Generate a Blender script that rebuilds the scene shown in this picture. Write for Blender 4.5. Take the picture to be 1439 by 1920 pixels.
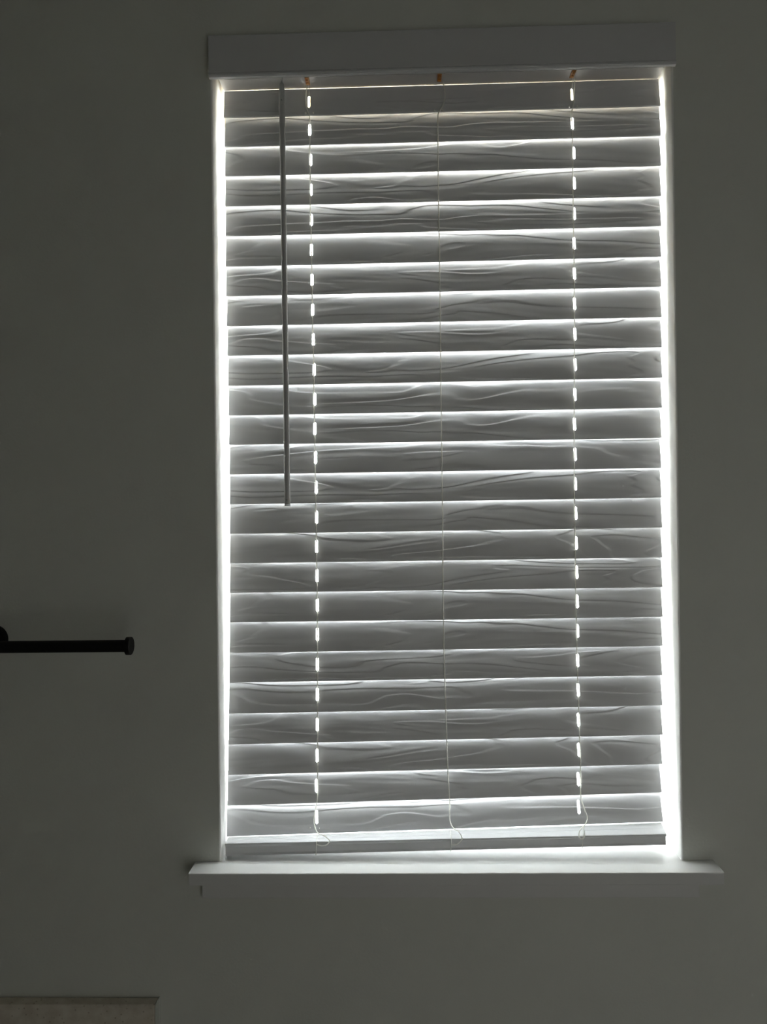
import bpy, bmesh, math
from mathutils import Vector, Matrix

for o in list(bpy.data.objects):
    bpy.data.objects.remove(o)
S = bpy.context.scene
C = S.collection

# ------------------------------------------------------------------ camera
F_PX, CX, CY = 1442.0, 719.5, 960.0
YAW, PITCH, ROLL = math.radians(1.435), math.radians(0.053), math.radians(-0.787)
EYE = Vector((0.0, -1.10, 1.45))
fw = Vector((-math.sin(YAW) * math.cos(PITCH), math.cos(YAW) * math.cos(PITCH), math.sin(PITCH)))
r0 = Vector((math.cos(YAW), math.sin(YAW), 0))
u0 = r0.cross(fw)
RT = r0 * math.cos(ROLL) + u0 * math.sin(ROLL)
UP = u0 * math.cos(ROLL) - r0 * math.sin(ROLL)
cam = bpy.data.cameras.new('camera')
cam.sensor_fit = 'VERTICAL'
cam.sensor_height = 24.0
cam.lens = 24.0 * F_PX / 1920.0
cam.clip_start = 0.02
co = bpy.data.objects.new('camera', cam)
C.objects.link(co)
m = Matrix((RT, UP, -fw)).transposed().to_4x4()
m.translation = EYE
co.matrix_world = m
S.camera = co


def at(u, v, y):
    """world point seen at photo pixel (u, v) on the plane Y = y (used to read measurements off the photo)"""
    d = fw * 1.0 + RT * ((u - CX) / F_PX) - UP * ((v - CY) / F_PX)
    return EYE + d * ((y - EYE.y) / d.y)


# ------------------------------------------------------------------ world, light, exposure
SKY = 34.0
w = bpy.data.worlds.new('daylight')
S.world = w
w.use_nodes = True
nt = w.node_tree
nt.nodes.clear()
out = nt.nodes.new('ShaderNodeOutputWorld')
bg = nt.nodes.new('ShaderNodeBackground')
tc = nt.nodes.new('ShaderNodeTexCoord')
sx = nt.nodes.new('ShaderNodeSeparateXYZ')
mr = nt.nodes.new('ShaderNodeMapRange')
mr.inputs['From Min'].default_value = -1
cr = nt.nodes.new('ShaderNodeValToRGB')
nt.links.new(tc.outputs['Generated'], sx.inputs[0])
nt.links.new(sx.outputs['Z'], mr.inputs['Value'])
nt.links.new(mr.outputs[0], cr.inputs[0])
nt.links.new(cr.outputs[0], bg.inputs['Color'])
nt.links.new(bg.outputs[0], out.inputs['Surface'])
e = cr.color_ramp.elements
e[0].position = 0.0
e[0].color = (0.36, 0.36, 0.34, 1)
e[1].position = 1.0
e[1].color = (0.90, 0.94, 0.98, 1)
for p_, c_ in ((0.47, (0.50, 0.50, 0.47, 1)), (0.52, (0.90, 0.91, 0.90, 1)), (0.7, (0.94, 0.96, 0.98, 1))):
    q = e.new(p_)
    q.color = c_
bg.inputs['Strength'].default_value = SKY

# soft fill light added behind the camera, stands in for room daylight
al = bpy.data.lights.new('room_fill_light', 'AREA')
al.shape = 'RECTANGLE'
al.size = 0.7
al.size_y = 1.5
al.energy = 2.2
al.color = (1.0, 1.0, 0.965)
alo = bpy.data.objects.new('room_fill_light', al)
C.objects.link(alo)
alo.location = (0.60, -1.60, 0.90)
alo.rotation_euler = (math.radians(90), 0, 0)

S.view_settings.view_transform = 'Standard'
S.view_settings.look = 'None'
S.view_settings.gamma = 1
S.view_settings.use_curve_mapping = False
S.view_settings.exposure = 0.0
S.cycles.max_bounces = 16
S.cycles.diffuse_bounces = 10
S.cycles.transparent_max_bounces = 16
S.cycles.sample_clamp_indirect = 0


# ------------------------------------------------------------------ materials
def mat(name, col, rough=0.5, spec=0.5, metal=0.0, trans=0.0):
    mm = bpy.data.materials.new(name)
    mm.use_nodes = True
    b = mm.node_tree.nodes['Principled BSDF']
    b.inputs['Base Color'].default_value = (*col, 1)
    b.inputs['Roughness'].default_value = rough
    b.inputs['Specular IOR Level'].default_value = spec
    b.inputs['Metallic'].default_value = metal
    return mm, mm.node_tree, b


def noise_bump(t, b, scale, dist, detail=3, stretch=(1, 1, 1)):
    c = t.nodes.new('ShaderNodeTexCoord')
    mp = t.nodes.new('ShaderNodeMapping')
    mp.inputs['Scale'].default_value = stretch
    n = t.nodes.new('ShaderNodeTexNoise')
    n.inputs['Scale'].default_value = scale
    n.inputs['Detail'].default_value = detail
    bp = t.nodes.new('ShaderNodeBump')
    bp.inputs['Distance'].default_value = dist
    bp.inputs['Strength'].default_value = 1.0
    t.links.new(c.outputs['Object'], mp.inputs[0])
    t.links.new(mp.outputs[0], n.inputs['Vector'])
    t.links.new(n.outputs['Fac'], bp.inputs['Height'])
    t.links.new(bp.outputs[0], b.inputs['Normal'])
    return c, n, bp


M_wall, t, b = mat('matte_wall_paint', (0.645, 0.655, 0.61), 0.9, 0.2)
noise_bump(t, b, 260, 0.0003, 4)
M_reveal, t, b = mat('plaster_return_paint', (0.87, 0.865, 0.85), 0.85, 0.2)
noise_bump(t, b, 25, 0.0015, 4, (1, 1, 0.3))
M_jamb, t, b = mat('tan_wood_head_jamb', (0.72, 0.56, 0.36), 0.6, 0.3)
noise_bump(t, b, 30, 0.0006, 4, (0.3, 3, 1))
M_head_board, t, b = mat('cream_wood_board', (0.90, 0.74, 0.47), 0.6, 0.3)
noise_bump(t, b, 30, 0.0004, 4, (0.3, 3, 1))
M_bounce_board, t, b = mat('tan_bounce_board', (0.82, 0.60, 0.34), 0.7, 0.3)  # for the added board that bounces warm light
noise_bump(t, b, 30, 0.0006, 4)
M_trim, t, b = mat('white_trim_paint', (0.67, 0.67, 0.66), 0.45, 0.35)
noise_bump(t, b, 40, 0.0002, 2)
M_ceil, t, b = mat('ceiling_paint', (0.7, 0.7, 0.68), 0.9, 0.2)
M_edge, t, b = mat('grey_edging', (0.62, 0.63, 0.60), 0.4, 0.5)
M_floor, t, b = mat('floor_tile', (0.35, 0.33, 0.30), 0.5, 0.4)
br = t.nodes.new('ShaderNodeTexBrick')
br.inputs['Color1'].default_value = (0.36, 0.34, 0.31, 1)
br.inputs['Color2'].default_value = (0.32, 0.30, 0.27, 1)
br.inputs['Mortar'].default_value = (0.2, 0.19, 0.18, 1)
br.inputs['Scale'].default_value = 1.6
c = t.nodes.new('ShaderNodeTexCoord')
t.links.new(c.outputs['Object'], br.inputs['Vector'])
t.links.new(br.outputs['Color'], b.inputs['Base Color'])
M_vinyl, t, b = mat('white_vinyl', (0.8, 0.8, 0.8), 0.35, 0.5)
M_plastic, t, b = mat('white_painted_blind', (0.58, 0.58, 0.59), 0.42, 0.4)
M_head, t, b = mat('blind_headrail_enamel', (0.62, 0.60, 0.60), 0.4, 0.4)
M_cord, t, b = mat('white_braided_cord', (0.93, 0.92, 0.88), 0.8, 0.2)
c = t.nodes.new('ShaderNodeTexCoord')
wv = t.nodes.new('ShaderNodeTexWave')
wv.bands_direction = 'Z'
wv.inputs['Scale'].default_value = 180
wv.inputs['Distortion'].default_value = 1.5
bp = t.nodes.new('ShaderNodeBump')
bp.inputs['Distance'].default_value = 0.0003
t.links.new(c.outputs['Object'], wv.inputs['Vector'])
t.links.new(wv.outputs['Fac'], bp.inputs['Height'])
t.links.new(bp.outputs[0], b.inputs['Normal'])
tl = t.nodes.new('ShaderNodeBsdfTranslucent')
tl.inputs['Color'].default_value = (0.95, 0.94, 0.90, 1)
ms = t.nodes.new('ShaderNodeMixShader')
ms.inputs[0].default_value = 0.5
t.links.new(b.outputs[0], ms.inputs[1])
t.links.new(tl.outputs[0], ms.inputs[2])
t.links.new(ms.outputs[0], t.nodes['Material Output'].inputs['Surface'])
M_wand, t, b = mat('grey_white_wand', (0.50, 0.50, 0.50), 0.3, 0.5)
M_clear, t, b = mat('clear_plastic', (0.8, 0.8, 0.78), 0.25, 0.5)
b.inputs['Transmission Weight'].default_value = 0.6
M_amber, t, b = mat('amber_plastic', (0.62, 0.36, 0.14), 0.4, 0.5)
tl = t.nodes.new('ShaderNodeBsdfTranslucent')
tl.inputs['Color'].default_value = (0.95, 0.62, 0.30, 1)
ms = t.nodes.new('ShaderNodeMixShader')
ms.inputs[0].default_value = 0.6
t.links.new(b.outputs[0], ms.inputs[1])
t.links.new(tl.outputs[0], ms.inputs[2])
t.links.new(ms.outputs[0], t.nodes['Material Output'].inputs['Surface'])
M_black, t, b = mat('matte_black_metal', (0.004, 0.004, 0.004), 0.6, 0.25)
M_stone, t, b = mat('beige_speckled_stone', (0.3, 0.25, 0.18), 0.6, 0.3)
c = t.nodes.new('ShaderNodeTexCoord')
n1 = t.nodes.new('ShaderNodeTexNoise')
n1.inputs['Scale'].default_value = 60
n1.inputs['Detail'].default_value = 8
n2 = t.nodes.new('ShaderNodeTexVoronoi')
n2.inputs['Scale'].default_value = 130
r1 = t.nodes.new('ShaderNodeValToRGB')
r1.color_ramp.elements[0].position = 0.35
r1.color_ramp.elements[0].color = (0.56, 0.50, 0.42, 1)
r1.color_ramp.elements[1].position = 0.65
r1.color_ramp.elements[1].color = (0.68, 0.63, 0.55, 1)
r2 = t.nodes.new('ShaderNodeValToRGB')
r2.color_ramp.elements[0].position = 0.08
r2.color_ramp.elements[0].color = (0.62, 0.58, 0.53, 1)
r2.color_ramp.elements[1].position = 0.22
r2.color_ramp.elements[1].color = (1, 1, 1, 1)
mx = t.nodes.new('ShaderNodeMixRGB')
mx.blend_type = 'MULTIPLY'
mx.inputs[0].default_value = 1
t.links.new(c.outputs['Object'], n1.inputs['Vector'])
t.links.new(c.outputs['Object'], n2.inputs['Vector'])
t.links.new(n1.outputs['Fac'], r1.inputs[0])
t.links.new(n2.outputs['Distance'], r2.inputs[0])
t.links.new(r1.outputs[0], mx.inputs[1])
t.links.new(r2.outputs[0], mx.inputs[2])
t.links.new(mx.outputs[0], b.inputs['Base Color'])

# window pane: clear sheet with a faint reflection
M_glass = bpy.data.materials.new('window_glass')
M_glass.use_nodes = True
t = M_glass.node_tree
t.nodes.clear()
o_ = t.nodes.new('ShaderNodeOutputMaterial')
tr = t.nodes.new('ShaderNodeBsdfTransparent')
gl = t.nodes.new('ShaderNodeBsdfGlossy')
gl.inputs['Roughness'].default_value = 0.0
ms = t.nodes.new('ShaderNodeMixShader')
ms.inputs[0].default_value = 0.06
tr.inputs['Color'].default_value = (0.97, 0.99, 0.98, 1)
t.links.new(tr.outputs[0], ms.inputs[1])
t.links.new(gl.outputs[0], ms.inputs[2])
t.links.new(ms.outputs[0], o_.inputs['Surface'])

# slats: embossed wood grain running along the slat
M_slat, t, b = mat('embossed_faux_wood_slat', (0.72, 0.72, 0.73), 0.5, 0.35)
c = t.nodes.new('ShaderNodeTexCoord')
oi = t.nodes.new('ShaderNodeObjectInfo')
sc = t.nodes.new('ShaderNodeVectorMath')
sc.operation = 'SCALE'
sc.inputs[0].default_value = (3.1, 0.4, 7.7)
ad = t.nodes.new('ShaderNodeVectorMath')
ad.operation = 'ADD'
mp = t.nodes.new('ShaderNodeMapping')
mp.inputs['Scale'].default_value = (4.0, 3.0, 26.0)
n = t.nodes.new('ShaderNodeTexNoise')
n.inputs['Scale'].default_value = 1.0
n.inputs['Detail'].default_value = 2.0
n.inputs['Roughness'].default_value = 0.35
n.inputs['Distortion'].default_value = 0.5
mu = t.nodes.new('ShaderNodeMath')
mu.operation = 'MULTIPLY'
mu.inputs[1].default_value = 6.5
fr = t.nodes.new('ShaderNodeMath')
fr.operation = 'FRACT'
rp = t.nodes.new('ShaderNodeValToRGB')
rp.color_ramp.interpolation = 'EASE'
rp.color_ramp.elements[0].position = 0.0
rp.color_ramp.elements[0].color = (0, 0, 0, 1)
rp.color_ramp.elements[1].position = 1.0
rp.color_ramp.elements[1].color = (0, 0, 0, 1)
q = rp.color_ramp.elements.new(0.80)
q.color = (1, 1, 1, 1)
bp = t.nodes.new('ShaderNodeBump')
bp.inputs['Strength'].default_value = 1.0
bp.inputs['Distance'].default_value = 0.00065
t.links.new(oi.outputs['Random'], sc.inputs['Scale'])
t.links.new(c.outputs['Object'], mp.inputs[0])
t.links.new(mp.outputs[0], ad.inputs[0])
t.links.new(sc.outputs[0], ad.inputs[1])
t.links.new(ad.outputs[0], n.inputs['Vector'])
t.links.new(n.outputs['Fac'], mu.inputs[0])
t.links.new(mu.outputs[0], fr.inputs[0])
t.links.new(fr.outputs[0], rp.inputs[0])
t.links.new(rp.outputs[0], bp.inputs['Height'])
t.links.new(bp.outputs[0], b.inputs['Normal'])


# ------------------------------------------------------------------ helpers
def obj(name, bm, material, parent=None, smooth=False):
    bmesh.ops.recalc_face_normals(bm, faces=bm.faces)
    me = bpy.data.meshes.new(name)
    bm.to_mesh(me)
    bm.free()
    me.materials.append(material)
    if smooth:
        for p in me.polygons:
            p.use_smooth = True
    o = bpy.data.objects.new(name, me)
    C.objects.link(o)
    if parent:
        o.parent = parent
    return o


def thing(name, label, cat, loc):
    o = bpy.data.objects.new(name, None)
    o.empty_display_size = 0.05
    C.objects.link(o)
    o.location = loc
    o['label'] = label
    o['category'] = cat
    return o


def struct(o, label=None, cat=None):
    o['kind'] = 'structure'
    if label:
        o['label'] = label
        o['category'] = cat
    return o


def keep(o, parent):
    """parent without moving (mesh was written in world coordinates)"""
    o.parent = parent
    o.matrix_parent_inverse = Matrix.Translation(-parent.location)
    return o


def box(bm, a, b, bev=0.0, seg=2):
    r = bmesh.ops.create_cube(bm, size=1)
    vs = r['verts']
    for v in vs:
        for i in range(3):
            v.co[i] = a[i] if v.co[i] < 0 else b[i]
    if bev:
        es = list({e_ for v in vs for e_ in v.link_edges})
        bmesh.ops.bevel(bm, geom=es, offset=bev, segments=seg, affect='EDGES', profile=0.5)
    return bm


def tube(bm, pts, rad, n=8, cap=True):
    pts = [Vector(p) for p in pts]
    rads = rad if isinstance(rad, (list, tuple)) else [rad] * len(pts)
    rings = []
    ref = None
    for i, p in enumerate(pts):
        d = (pts[min(i + 1, len(pts) - 1)] - pts[max(i - 1, 0)]).normalized()
        if ref is None:
            ref = d.orthogonal().normalized()
        s = (ref - d * ref.dot(d)).normalized()
        ref = s
        q = d.cross(s)
        rings.append([bm.verts.new(p + (s * math.cos(a) + q * math.sin(a)) * rads[i])
                      for a in [2 * math.pi * k / n for k in range(n)]])
    for a, b in zip(rings, rings[1:]):
        for k in range(n):
            bm.faces.new((a[k], a[(k + 1) % n], b[(k + 1) % n], b[k]))
    if cap:
        bm.faces.new(rings[0][::-1])
        bm.faces.new(rings[-1])
    return bm


def smooth_path(pts, sub=4):
    P = [Vector(p) for p in pts]
    o = []
    for i in range(len(P) - 1):
        a, b, c_, d = P[max(i - 1, 0)], P[i], P[i + 1], P[min(i + 2, len(P) - 1)]
        for k in range(sub):
            t_ = k / sub
            o.append(0.5 * ((2 * b) + (c_ - a) * t_ + (2 * a - 5 * b + 4 * c_ - d) * t_ ** 2
                            + (3 * b - a - 3 * c_ + d) * t_ ** 3))
    o.append(P[-1])
    return o


def extrude_x(bm, prof_l, prof_r, xl, xr):
    """solid lofted along x between a left and a right (y, z) profile"""
    L = [bm.verts.new((xl[i] if isinstance(xl, list) else xl, y, z)) for i, (y, z) in enumerate(prof_l)]
    R = [bm.verts.new((xr[i] if isinstance(xr, list) else xr, y, z)) for i, (y, z) in enumerate(prof_r)]
    n_ = len(L)
    for k in range(n_):
        bm.faces.new((L[k], L[(k + 1) % n_], R[(k + 1) % n_], R[k]))
    bm.faces.new(L[::-1])
    bm.faces.new(R)
    return bm


# ------------------------------------------------------------------ room shell
EZ = EYE.z
X0, X1 = -0.2665, 0.3890          # window opening
XT0, XB0, XT1, XB1 = -0.2658, -0.2680, 0.3898, 0.3882   # slightly out of square: top / bottom corners
Z0, Z1 = EZ - 0.515, EZ + 0.676
TH = 0.13                         # wall thickness
RX0, RX1, RY0, RZ1 = -1.70, 0.95, -1.75, 2.50

# window wall with its opening, the plaster returns wrap into it
bm = bmesh.new()
bv = 0.0022
xs, zs = (RX0 - .1, X0, X1, RX1 + .1), (-0.1, Z0, Z1, RZ1 + .1)


def ring(y, dx):
    return [bm.verts.new(p) for p in ((XB0 - dx, y, Z0 - dx), (XB1 + dx, y, Z0 - dx), (XT1 + dx, y, Z1 + dx), (XT0 - dx, y, Z1 + dx))]


def rect(y):
    return [bm.verts.new(p) for p in ((xs[0], y, zs[0]), (xs[3], y, zs[0]), (xs[3], y, zs[3]), (xs[0], y, zs[3]))]


of, ob = rect(0), rect(TH)
steps = [(0, bv), (bv * .3, bv * .3), (bv, 0), (TH, 0)]
rs = [ring(y, d) for y, d in steps]
for k in range(4):
    j = (k + 1) % 4
    bm.faces.new((of[k], of[j], rs[0][j], rs[0][k]))
    for a, b in zip(rs, rs[1:]):
        bm.faces.new((a[k], a[j], b[j], b[k]))
    bm.faces.new((rs[-1][k], rs[-1][j], ob[j], ob[k]))
    bm.faces.new((of[k], of[j], ob[j], ob[k]))
wall = obj('wall_back', bm, M_wall)
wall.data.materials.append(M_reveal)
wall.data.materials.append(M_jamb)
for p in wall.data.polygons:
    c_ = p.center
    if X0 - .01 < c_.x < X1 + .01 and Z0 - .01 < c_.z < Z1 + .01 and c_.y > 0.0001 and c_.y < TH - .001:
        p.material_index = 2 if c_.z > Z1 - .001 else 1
struct(wall)
for nm, a, b in (('wall_left', (RX0 - .1, RY0, 0), (RX0, 0, RZ1)), ('wall_right', (RX1, RY0, 0), (RX1 + .1, 0, RZ1)),
                 ('wall_front', (RX0 - .1, RY0 - .1, 0), (RX1 + .1, RY0, RZ1))):
    struct(obj(nm, box(bmesh.new(), a, b), M_wall))
struct(obj('floor', box(bmesh.new(), (RX0 - .1, RY0 - .1, -.1), (RX1 + .1, 0, 0)), M_floor))
struct(obj('ceiling', box(bmesh.new(), (RX0 - .1, RY0 - .1, RZ1), (RX1 + .1, 0, RZ1 + .1)), M_ceil))

# window behind the blind: frame, two sashes meeting half way, glass
win = bpy.data.objects.new('window_1', None)
C.objects.link(win)
win.location = ((X0 + X1) / 2, 0.1, Z0)
struct(win, 'white framed sash window behind the closed blind', 'window')


def frame(bm, x0, x1, z0, z1, y0, y1, wd):
    box(bm, (x0, y0, z0), (x0 + wd, y1, z1))
    box(bm, (x1 - wd, y0, z0), (x1, y1, z1))
    box(bm, (x0 + wd, y0, z0), (x1 - wd, y1, z0 + wd))
    box(bm, (x0 + wd, y0, z1 - wd), (x1 - wd, y1, z1))
    return bm


ZS = EZ - 0.498                    # sill top
ZM = EZ + 0.055
keep(obj('window_frame', frame(bmesh.new(), X0 - .003, X1 + .001, ZS, Z1, 0.085, 0.16, 0.020), M_vinyl), win)
hb = keep(obj('head_board', box(bmesh.new(), (X0 - .002, 0.0780, EZ + .596), (X1 + .0005, 0.0848, Z1 - .0002), .001), M_head_board), win)
hb['label'] = 'cream board across the head of the window'
lo = keep(obj('sash', frame(bmesh.new(), X0 + .0205, X1 - .0205, ZS + .0205, ZM + .015, 0.090, 0.115, 0.030), M_vinyl), win)
hi = keep(obj('sash', frame(bmesh.new(), X0 + .0205, X1 - .0205, ZM - .015, Z1 - .0205, 0.120, 0.145, 0.030), M_vinyl), win)
for s_, z0, z1, y in ((lo, ZS + .05, ZM - .015, .1025), (hi, ZM + .015, Z1 - .05, .1325)):
    g = obj('pane', box(bmesh.new(), (X0 + .050, y - .002, z0), (X1 - .050, y + .002, z1)), M_glass, s_)
    g.matrix_parent_inverse = Matrix.Identity(4)

struct(obj('warm_bounce_board', box(bmesh.new(), (X0 - .25, TH + .001, Z1 + .04), (X1 + .25, .32, Z1 + .07)), M_bounce_board), 'added tan bounce board outside above the window, warming the light', 'trim')  # unseen board, added to send warm light onto the upper slats

# sill board with its two horns, apron under it
bm = bmesh.new()
sxl, sxr, sy = -0.3050, 0.4327, -0.038
zt, zb = ZS, ZS - 0.0172
out_ = [(sxl, sy), (sxr, sy), (sxr, -0.0002), (XB1 - .0003, -0.0002), (XB1 - .0003, 0.084), (XB0 + .0003, 0.084), (XB0 + .0003, -0.0002), (sxl, -0.0002)]
T = [bm.verts.new((x, y, zt)) for x, y in out_]
B = [bm.verts.new((x, y, zb)) for x, y in out_]
bm.faces.new(T)
bm.faces.new(B[::-1])
for k in range(8):
    bm.faces.new((T[k], B[k], B[(k + 1) % 8], T[(k + 1) % 8]))
bm.edges.ensure_lookup_table()
es = [e_ for e_ in bm.edges if all(v.co.y < sy + 1e-5 for v in e_.verts)]
bmesh.ops.bevel(bm, geom=es, offset=0.0013, segments=2, affect='EDGES', profile=.5)
struct(obj('trim_1', bm, M_trim), 'white painted window sill board with projecting ends', 'window sill')
bm = box(bmesh.new(), (-0.2940, -0.0100, EZ - 0.5465), (0.4090, -0.0002, zb - 0.0002), 0.0012)
struct(obj('trim_2', bm, M_trim), 'narrow white apron board under the window sill', 'trim')

# ------------------------------------------------------------------ the blind
blind = thing('window_blind', 'closed white faux wood venetian blind hanging in the window above the sill', 'window blind',
              ((X0 + X1) / 2, 0.03, ZS))


def bpart(name, bm, m_, smooth=False, parent=None):
    o = obj(name, bm, m_, smooth=smooth)
    if parent is None:
        return keep(o, blind)
    o.parent = parent
    return o


# valance: flat board with a rounded lip along the bottom, standing just off the wall
vz0, vz1 = EZ + 0.6210, EZ + 0.6812
prof = [(-.0150, vz1 - .001), (-.0142, vz1), (-.0095, vz1), (-.0090, vz1 - .0005), (-.0090, vz0 + .0012), (-.0098, vz0 + .0002),
        (-.0120, vz0 - .0004), (-.0150, vz0 + .0004), (-.0168, vz0 + .0024), (-.0170, vz0 + .0044), (-.0160, vz0 + .0058), (-.0150, vz0 + .0066)]
bpart('valance', extrude_x(bmesh.new(), prof, prof, -0.2670, 0.3910), M_plastic)

# headrail: steel channel, open on top
hx0, hx1, hz = -0.2577, 0.3819, EZ + 0.6304
a, bq, h_, k_ = 0.0050, 0.0600, 0.0440, 0.0012
hp = [(a, hz - .0012), (a + .0018, hz - .0012), (a + .0022, hz), (bq, hz), (bq, hz + h_), (bq - k_, hz + h_), (bq - k_, hz + k_), (a + k_, hz + k_), (a + k_, hz + h_), (a, hz + h_)]
head = bpart('headrail', extrude_x(bmesh.new(), hp, hp, hx0, hx1), M_head)

# slats ----------------------------------------------------------------
LV = [220.3, 275, 330, 386.4, 442.5, 499.4, 555, 611.1, 666.7, 723.3, 778.9, 833.9, 889.4, 945.5, 1001, 1056.4, 1111.7, 1167.2,
      1224.7, 1280.2, 1338.5, 1396.2, 1453.4, 1511, 1568.8]
LU = [419.8, 421.4, 422, 422.5, 423, 423.2, 424, 425.4, 426.6, 428, 428.8, 429.6, 430.5, 431, 431.2, 431.2, 431.2, 431.2,
      430.7, 430.1, 429.6, 429, 428.1, 427.1, 425.5]
RV = [197.8, 253.7, 310, 366.9, 423.3, 480.5, 537.1, 594, 650.7, 707.9, 764.2, 820.9, 877.2, 933, 989.2, 1045.3, 1101.3, 1156.9,
      1211.4, 1266.4, 1323, 1378, 1433, 1486.2, 1540.9]
RU = [1239.3, 1240.1, 1240.6, 1240.6, 1240.9, 1240.8, 1241.2, 1241.6, 1242.3, 1242.8, 1242.5, 1241.5, 1241, 1241.4, 1242.8, 1242.8,
      1243.4, 1243.4, 1243.4, 1242.8, 1243.1, 1243.5, 1242.8, 1241.7, 1244.2]
H1 = [(579.8, 189.5), (581.1, 243.7), (583.0, 299.7), (583.6, 355.7), (584.2, 413), (584.3, 468.4), (585.3, 525), (586.4, 581.7),
      (587.9, 637.2), (589.6, 694.3), (590.5, 749), (590.6, 804.4), (592, 857.8), (593.2, 913.8), (594, 969.8), (594.0, 1024.5),
      (594.8, 1079.2), (595.6, 1134.7), (595.5, 1189.4), (595.5, 1245.4), (595.5, 1302), (595.3, 1358.6), (594.9, 1416.7),
      (593.7, 1473.2), (594.3, 1531.8)]
H2 = [(1072.8, 175.5), (1073.8, 231.5), (1076.6, 286.7), (1077.4, 343.5), (1077.5, 400.8), (1077.1, 456), (1077.7, 512.8),
      (1078, 569.3), (1078.6, 626), (1079, 683.3), (1078.7, 739.8), (1078, 794.8), (1079, 852), (1079.6, 907.3), (1080.4, 962),
      (1081.1, 1018), (1082, 1072.7), (1083, 1127.4), (1083.7, 1182.9), (1083.8, 1238), (1084.8, 1293.5), (1085.3, 1349.5),
      (1085.8, 1405.5), (1085, 1461), (1085.6, 1513)]
ANG = [10, 8.2] + [8.1] * 20 + [8.6, 9.8, 12.5]
WID = [0.0440] + [0.0500] * 24
TK = 0.0028


def slat_y(k):
    return 0.028 + 0.007 * math.sin(math.pi * k / 24)


def slat_mesh(L, W, holes):
    """x along the slat from 0, z up the slat from 0, y through its thickness (front -)"""
    bm = bmesh.new()
    eg = 0.0008
    hs = [(xh, zc, 0.00205, 0.0102, 0.0082) for xh, zc in holes]
    tr = math.tan
    faces = {}
    lay = {}

    def V(x, y, z):
        key = (round(x, 7), round(y, 7), round(z, 7))
        if key not in lay:
            lay[key] = bm.verts.new((x, y, z))
        return lay[key]

    for y in (-TK / 2, TK / 2):
        lo_, hi_ = eg, W - eg
        xs_ = [0.0]
        prev = None                      # (x, [inner z list]) of the hole on the left
        segs = []
        for h in hs:
            segs.append(h)
        left = (0.0, None)
        for h in segs + [None]:
            xr_ = L if h is None else h[0] - h[2]
            pl = [V(left[0], y, lo_)]
            pr = [V(xr_, y, lo_)]
            poly = [V(left[0], y, lo_), V(xr_, y, lo_)]
            if h:
                poly += [V(xr_, y, h[1] - h[4]), V(xr_, y, h[1] + h[4])]
            poly += [V(xr_, y, hi_), V(left[0], y, hi_)]
            if left[1]:
                g = left[1]
                poly += [V(left[0], y, g[1] + g[4]), V(left[0], y, g[1] - g[4])]
            bm.faces.new(poly)
            if h:
                xh, zc, hw, ht, hs_ = h
                a_, b_ = xh - hw, xh + hw
                bm.faces.new([V(a_, y, lo_), V(xh, y, lo_), V(xh, y, zc - ht), V(a_, y, zc - hs_)])
                bm.faces.new([V(xh, y, lo_), V(b_, y, lo_), V(b_, y, zc - hs_), V(xh, y, zc - ht)])
                bm.faces.new([V(a_, y, zc + hs_), V(xh, y, zc + ht), V(xh, y, hi_), V(a_, y, hi_)])
                bm.faces.new([V(xh, y, zc + ht), V(b_, y, zc + hs_), V(b_, y, hi_), V(xh, y, hi_)])
                left = (b_, h)
    # walls of the route holes
    for xh, zc, hw, ht, hs_ in hs:
        lp = [(xh - hw, zc - hs_), (xh, zc - ht), (xh + hw, zc - hs_), (xh + hw, zc + hs_), (xh, zc + ht), (xh - hw, zc + hs_)]
        for i in range(6):
            (xa, za), (xb, zb_) = lp[i], lp[(i + 1) % 6]
            bm.faces.new([V(xa, -TK / 2, za), V(xb, -TK / 2, zb_), V(xb, TK / 2, zb_), V(xa, TK / 2, za)])
    # rounded long edges
    xe = [0.0]
    for xh, zc, hw, ht, hs_ in hs:
        xe += [xh - hw, xh, xh + hw]
    xe.append(L)
    for base, tip in ((eg, 0.0), (W - eg, W)):
        rows = [(-TK / 2, base), (-TK / 4, tip), (TK / 4, tip), (TK / 2, base)]
        for (ya, za), (yb, zb_) in zip(rows, rows[1:]):
            A = [V(x, ya, za) for x in (xe if abs(ya) > TK / 3 else (0.0, L))]
            Bv = [V(x, yb, zb_) for x in (xe if abs(yb) > TK / 3 else (0.0, L))]
            bm.faces.new(A + Bv[::-1])
    for x in (0.0, L):
        bm.faces.new([V(x, y, z) for y, z in ((-TK / 2, eg), (-TK / 4, 0), (TK / 4, 0), (TK / 2, eg), (TK / 2, W - eg), (TK / 4, W), (-TK / 4, W), (-TK / 2, W - eg))])
    return bm


slats = []
for k in range(25):
    y = slat_y(k)
    pl, pr = at(LU[k], LV[k], y), at(RU[k], RV[k], y)
    ax = (pr - pl)
    L = ax.length
    ax.normalize()
    ang = math.radians(ANG[k])
    upv = Vector((0, math.sin(ang), math.cos(ang)))
    upv = (upv - ax * upv.dot(ax)).normalized()
    nb = upv.cross(ax).normalized()      # towards the outside
    W_ = WID[k]
    holes = []
    for hu, hv in (H1[k], H2[k]):
        p = at(hu, hv, y + 0.5 * W_ * math.sin(ang)) - pl
        holes.append((p.dot(ax), W_ * 0.5 if k == 0 else min(max(p.dot(upv), 0.0225), 0.0265)))
    o = obj('slat', slat_mesh(L, W_, holes), M_slat)
    mw = Matrix((ax, nb, upv)).transposed().to_4x4()
    mw.translation = pl + nb * (TK / 2)
    o.parent = blind
    o.matrix_parent_inverse = Matrix.Translation(-blind.location)
    o.matrix_basis = mw
    slats.append((o, mw, pl, ax, upv, nb, L))

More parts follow.
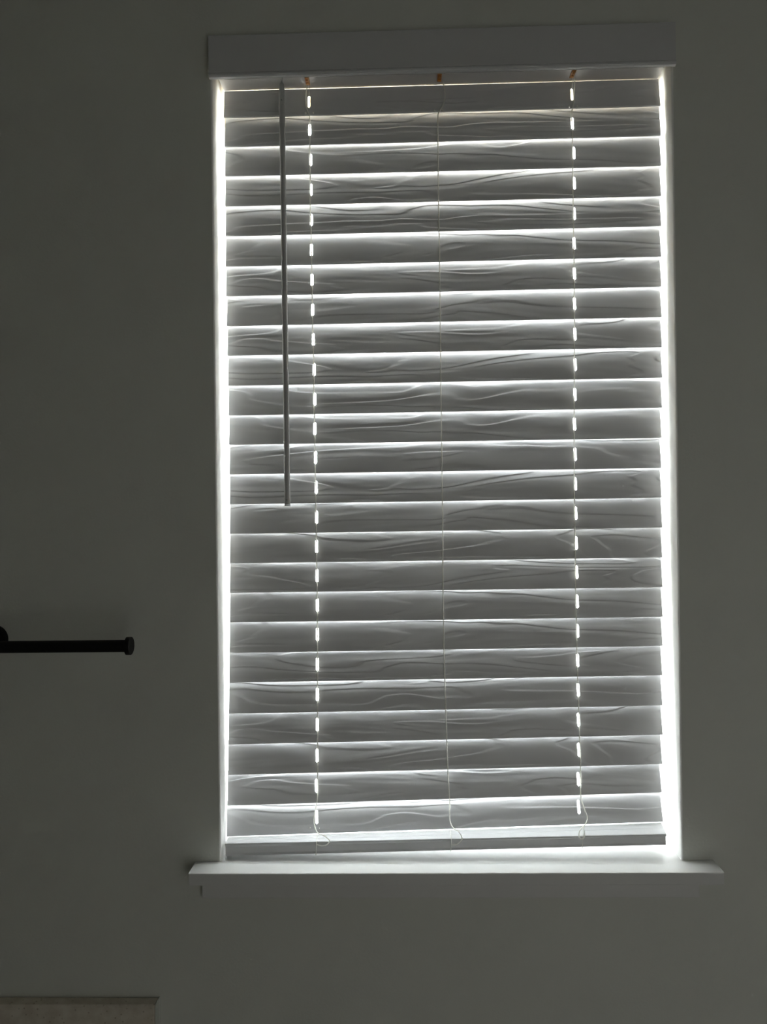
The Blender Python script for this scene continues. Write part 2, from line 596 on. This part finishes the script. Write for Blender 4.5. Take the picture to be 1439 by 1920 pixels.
# little cord pegs on the front of the top and the bottom slat
for k, pegs in ((0, ((573.5, 213.2), (587.8, 212.2), (815.5, 208.5), (830.0, 208.0), (1067.6, 201.2), (1082.0, 201.0))),
                (24, ((582, 1552), (599, 1553)))):
    o, mw, pl, ax, upv, nb, L = slats[k]
    inv = mw.inverted()
    for u, v in pegs:
        p = inv @ at(u, v, slat_y(k) + 0.0005)
        bm = bmesh.new()
        r_ = 0.0013 if k == 0 else 0.0006
        tube(bm, [(p.x, -TK / 2 + .0004, p.z), (p.x, -TK / 2 - .0022, p.z), (p.x, -TK / 2 - .003, p.z)], [r_, r_, r_ * .5], 10)
        bpart('peg', bm, M_cord, True, o)

# bottom rail
zl = lambda u, v: at(u, v, 0.006).z
ltz, lbz, rtz, rbz = zl(422, 1581), zl(422, 1606.2), zl(1251.5, 1563), zl(1248, 1585.5)
lx, rx = at(422, 1590, .006).x, at(1250.5, 1572, .006).x


def rail_prof(zt_, zb_, zs_):
    """zs_: height of the slat edge that rests over the rail"""
    zq = zs_ - .0014
    return [(.0085, zb_), (.0095, zb_ + .003), (.0095, zb_ + .012), (.0072, zt_ - .0042), (.0060, zt_ - .0026), (.0062, zt_ - .0008),
            (.0080, zt_), (.0170, zt_ + (zq - zt_) * .45), (.0175, zt_ + (zq - zt_) * .45 - .0004), (.0185, zt_ + (zq - zt_) * .5),
            (.0270, zq), (.0520, zq + .0012), (.0540, zq - .002), (.0540, zb_ + .004), (.0520, zb_ + .002)]


bpart('bottom_rail', extrude_x(bmesh.new(), rail_prof(ltz, lbz, slats[24][2].z), rail_prof(rtz, rbz, at(RU[24], RV[24], slat_y(24)).z), lx, rx), M_plastic)


# cords -----------------------------------------------------------------
def cord(name, pts, rad, default_y=None):
    P = []
    for q_ in pts:
        u, v = q_[0], q_[1]
        yy = q_[2] if len(q_) > 2 else None
        if yy is None:
            kk = min(max((v - 208) / 56.3, 0), 24)
            yy = slat_y(kk) - 0.0022
        P.append(at(u, v, yy))
    bm = tube(bmesh.new(), smooth_path(P, 4), rad, 8)
    return bpart(name, bm, M_cord, True)


R_ = 0.00080
cord('lift_cord', [(577, 150, .018), (576, 163, .022), (574.5, 176, .024), (574, 190, .024), (576, 203, .025), (580.5, 216), (581.3, 235),
                   (581.2, 270), (582, 330), (582.2, 400), (584, 450), (585.2, 520), (586.3, 600), (587.8, 650), (589.3, 760), (591.2, 870),
                   (592.7, 960), (594.3, 1060), (595.2, 1130), (595.7, 1280), (595.9, 1440), (595.8, 1485), (593.5, 1510), (590, 1528, .022),
                   (589.8, 1545, .018), (595.5, 1561, .008), (606, 1566, .0045), (616, 1573, .0035), (618.2, 1577, .0035), (613, 1584, .004),
                   (603, 1586, .0055), (594, 1583.5, .0065)], R_)
cord('lift_cord', [(831, 150, .018), (833.5, 165, .022), (835.3, 176, .024), (834.5, 188, .024), (829, 201, .025), (822.5, 212), (821.2, 225),
                   (821.9, 300), (823, 400), (825, 520), (826.3, 640), (827.6, 760), (829.2, 880), (830.5, 1000), (831.2, 1110),
                   (833.5, 1230), (837, 1350), (840.5, 1450), (843.4, 1500), (843.6, 1525), (845, 1542, .020), (851, 1553, .010),
                   (860, 1559, .004), (866.5, 1569, .0035), (864.5, 1577, .004), (857, 1583, .0055), (847, 1583.5, .0065)], R_)
cord('lift_cord', [(1077.5, 143, .018), (1077.8, 160, .022), (1077.5, 176, .024), (1077, 190, .024), (1074, 203, .025), (1072.6, 216), (1073.6, 250),
                   (1074.9, 340), (1075.9, 420), (1077, 500), (1077.9, 600), (1077.6, 700), (1077.3, 800), (1077.5, 900), (1078.5, 980),
                   (1079.4, 1060), (1080.3, 1110), (1082, 1200), (1084.2, 1280), (1087, 1370), (1089.2, 1440), (1089.6, 1490),
                   (1094, 1510, .022), (1100.5, 1528, .020), (1101.6, 1537, .018), (1097, 1547, .012), (1089, 1555, .0045), (1086, 1565, .0035),
                   (1088.5, 1572, .004), (1094, 1573, .0045), (1097, 1566, .004), (1095.5, 1556, .0045), (1093, 1548, .012)], R_)
# short second cords from the cord guides to the first route hole
cord('ladder_cord', [(579.5, 150, .018), (580, 163, .025), (580.3, 178, .029), (580.3, 189, .036)], 0.0004)
cord('ladder_cord', [(1074.0, 143, .018), (1073.5, 155, .025), (1073.2, 168, .029), (1073, 177, .036)], 0.0004)
# ladder strings lying over the bottom rail
for pts in ([(595, 1567, .0170), (594.2, 1576, .0075), (593.8, 1583, .0045), (593.2, 1592, .0060), (592.8, 1603, .0060)],
            [(845.5, 1557, .0170), (846, 1568, .0070), (847, 1577, .0045), (846.3, 1586, .0060), (845.8, 1596, .0060)],
            [(1093, 1548, .0170), (1094, 1562, .0060), (1093.7, 1570, .0045), (1093, 1580, .0060), (1092.2, 1590, .0060)]):
    cord('ladder_cord', pts, 0.0005)
# rear lift cords hanging behind the slats, seen through the route holes
for us in ((580.3, 594.8), (1073.4, 1085.3)):
    pa, pb = at(us[0], 170, .046), at(us[1], 1545, .048)
    bpart('rear_cord', tube(bmesh.new(), [(pa.x, pa.y + .002, hz), (pa + pb) / 2 + Vector((0, .004, 0)), (pb.x, pb.y, pb.z)], 0.0006, 8), M_cord, True)

# amber cord guides let into the underside of the headrail
for u, v in ((575.5, 145), (825, 140), (1077, 136)):
    p = at(u, v, .008)
    bm = bmesh.new()
    box(bm, (p.x - .0030, .0056, hz - .0022), (p.x + .0030, .0250, hz - .0002), 0.0005)
    tube(bm, [(p.x, .0095, hz - .002), (p.x, .0092, hz - .0050)], .0014, 10)
    tube(bm, [(p.x, .0190, hz - .002), (p.x, .0190, hz - .0045)], .0018, 10)
    bpart('cord_guide', bm, M_amber)

# tilt wand with its hook
wt, wb = at(528.6, 155, 0.000), at(539.2, 945.5, 0.004)
d = wb - wt
pts = [wt + d * q_ for q_ in (0, .004, .012, .03, .5, .97, .998, 1.0)]
wand = bpart('tilt_wand', tube(bmesh.new(), pts, [.0018, .0030, .0036, .0041, .0040, .0042, .0043, .0041], 20), M_wand, True)
wand['label'] = 'long grey-white tilt wand'
bm = tube(bmesh.new(), [wb, wb + d.normalized() * .0008, wb + d.normalized() * .0026], [.0039, .0042, .0041], 20)
cap_ = keep(obj('wand_cap', bm, M_clear, smooth=True), blind)
cap_.parent = wand
cap_.matrix_parent_inverse = Matrix.Identity(4)
pin = wb - d.normalized() * .0062
bm = bmesh.new()
tube(bm, [pin + Vector((0, -.0036, 0)), pin + Vector((0, -.0047, 0)), pin + Vector((0, -.0050, 0))], [.0013, .0012, .0006], 12)
pin2 = wt + d.normalized() * .0270
pn = obj('wand_pin', bm, M_clear, wand, True)
bm = bmesh.new()
tube(bm, [pin2 + Vector((0, -.0034, 0)), pin2 + Vector((0, -.0044, 0)), pin2 + Vector((0, -.0046, 0))], [.0010, .0010, .0005], 12)
pn2 = obj('wand_pin', bm, M_clear, wand, True)
hk = [wt + Vector((0, 0, -.001)), wt + Vector((0, 0, .004)), wt + Vector((.0012, -.001, .0075)), wt + Vector((.0022, .0005, .010)),
      wt + Vector((.0018, .003, .0125)), Vector((wt.x + .001, .0052, hz + .006))]
h_ = obj('wand_hook', tube(bmesh.new(), smooth_path(hk, 4), .0011, 8), M_clear, wand, True)

# ------------------------------------------------------------------ black towel bar at the left
flc = at(-10, 1198, 0)
bz = at(120, 1212.2, -.064)
ce = at(243.5, 1211.2, -.064)
tb = thing('towel_bar', 'matte black towel bar with a round end cap, on the wall left of the window', 'towel bar',
           (flc.x, 0, flc.z))
bm = bmesh.new()
tube(bm, [(flc.x, -.0002, flc.z), (flc.x, -.0060, flc.z), (flc.x, -.0078, flc.z), (flc.x, -.0082, flc.z)], [.0203, .0203, .0190, .0170], 48)
fl = keep(obj('wall_flange', bm, M_black, smooth=True), tb)
bm = bmesh.new()
R8 = .0082
pz = bz.z
path = [(flc.x, -.008, pz), (flc.x, -.050, pz)]
for k in range(1, 9):
    a_ = math.pi / 2 * k / 8
    path.append((flc.x + .014 * (1 - math.cos(a_)), -.050 - .014 * math.sin(a_), pz))
path.append((ce.x - .004, -.064, pz))
tube(bm, path, R8, 32)
arm = keep(obj('arm', bm, M_black, smooth=True), tb)
bm = bmesh.new()
tube(bm, [(ce.x - .0045, -.064, pz), (ce.x - .0040, -.064, pz), (ce.x + .0018, -.064, pz), (ce.x + .0024, -.064, pz)], [.0112, .0122, .0122, .0114], 40)
ec = keep(obj('end_cap', bm, M_black), tb)
for o in (fl, arm, ec):
    md = o.modifiers.new('es', 'EDGE_SPLIT')
    md.split_angle = math.radians(40)

# ------------------------------------------------------------------ beige stone panel at the lower left
bm = box(bmesh.new(), (-1.20, -.0180, 0.0), (-.3610, -.0003, EZ - .6930), .0022, 2)
sp = obj('stone_panel', bm, M_stone)
sp['label'] = 'beige speckled stone panel on the wall at the lower left, below the towel bar'
sp['category'] = 'stone panel'

# light edging strip along the exposed edge of the panel
bm = extrude_x(bmesh.new(), [(-.0186, 0), (-.0180, EZ - .6930), (-.0003, EZ - .6930), (-.0003, 0)], [(-.0186, 0), (-.0180, EZ - .6930), (-.0003, EZ - .6930), (-.0003, 0)], -.3609, -.3600)
box(bm, (-.3609, -.0186, 0), (-.3592, -.0168, EZ - .6925), .0003, 1)
box(bm, (-.3609, -.0022, 0), (-.3590, -.0003, EZ - .6925), .0003, 1)
et = obj('edge_trim', bm, M_edge, sp)
et['label'] = 'light grey edging strip'
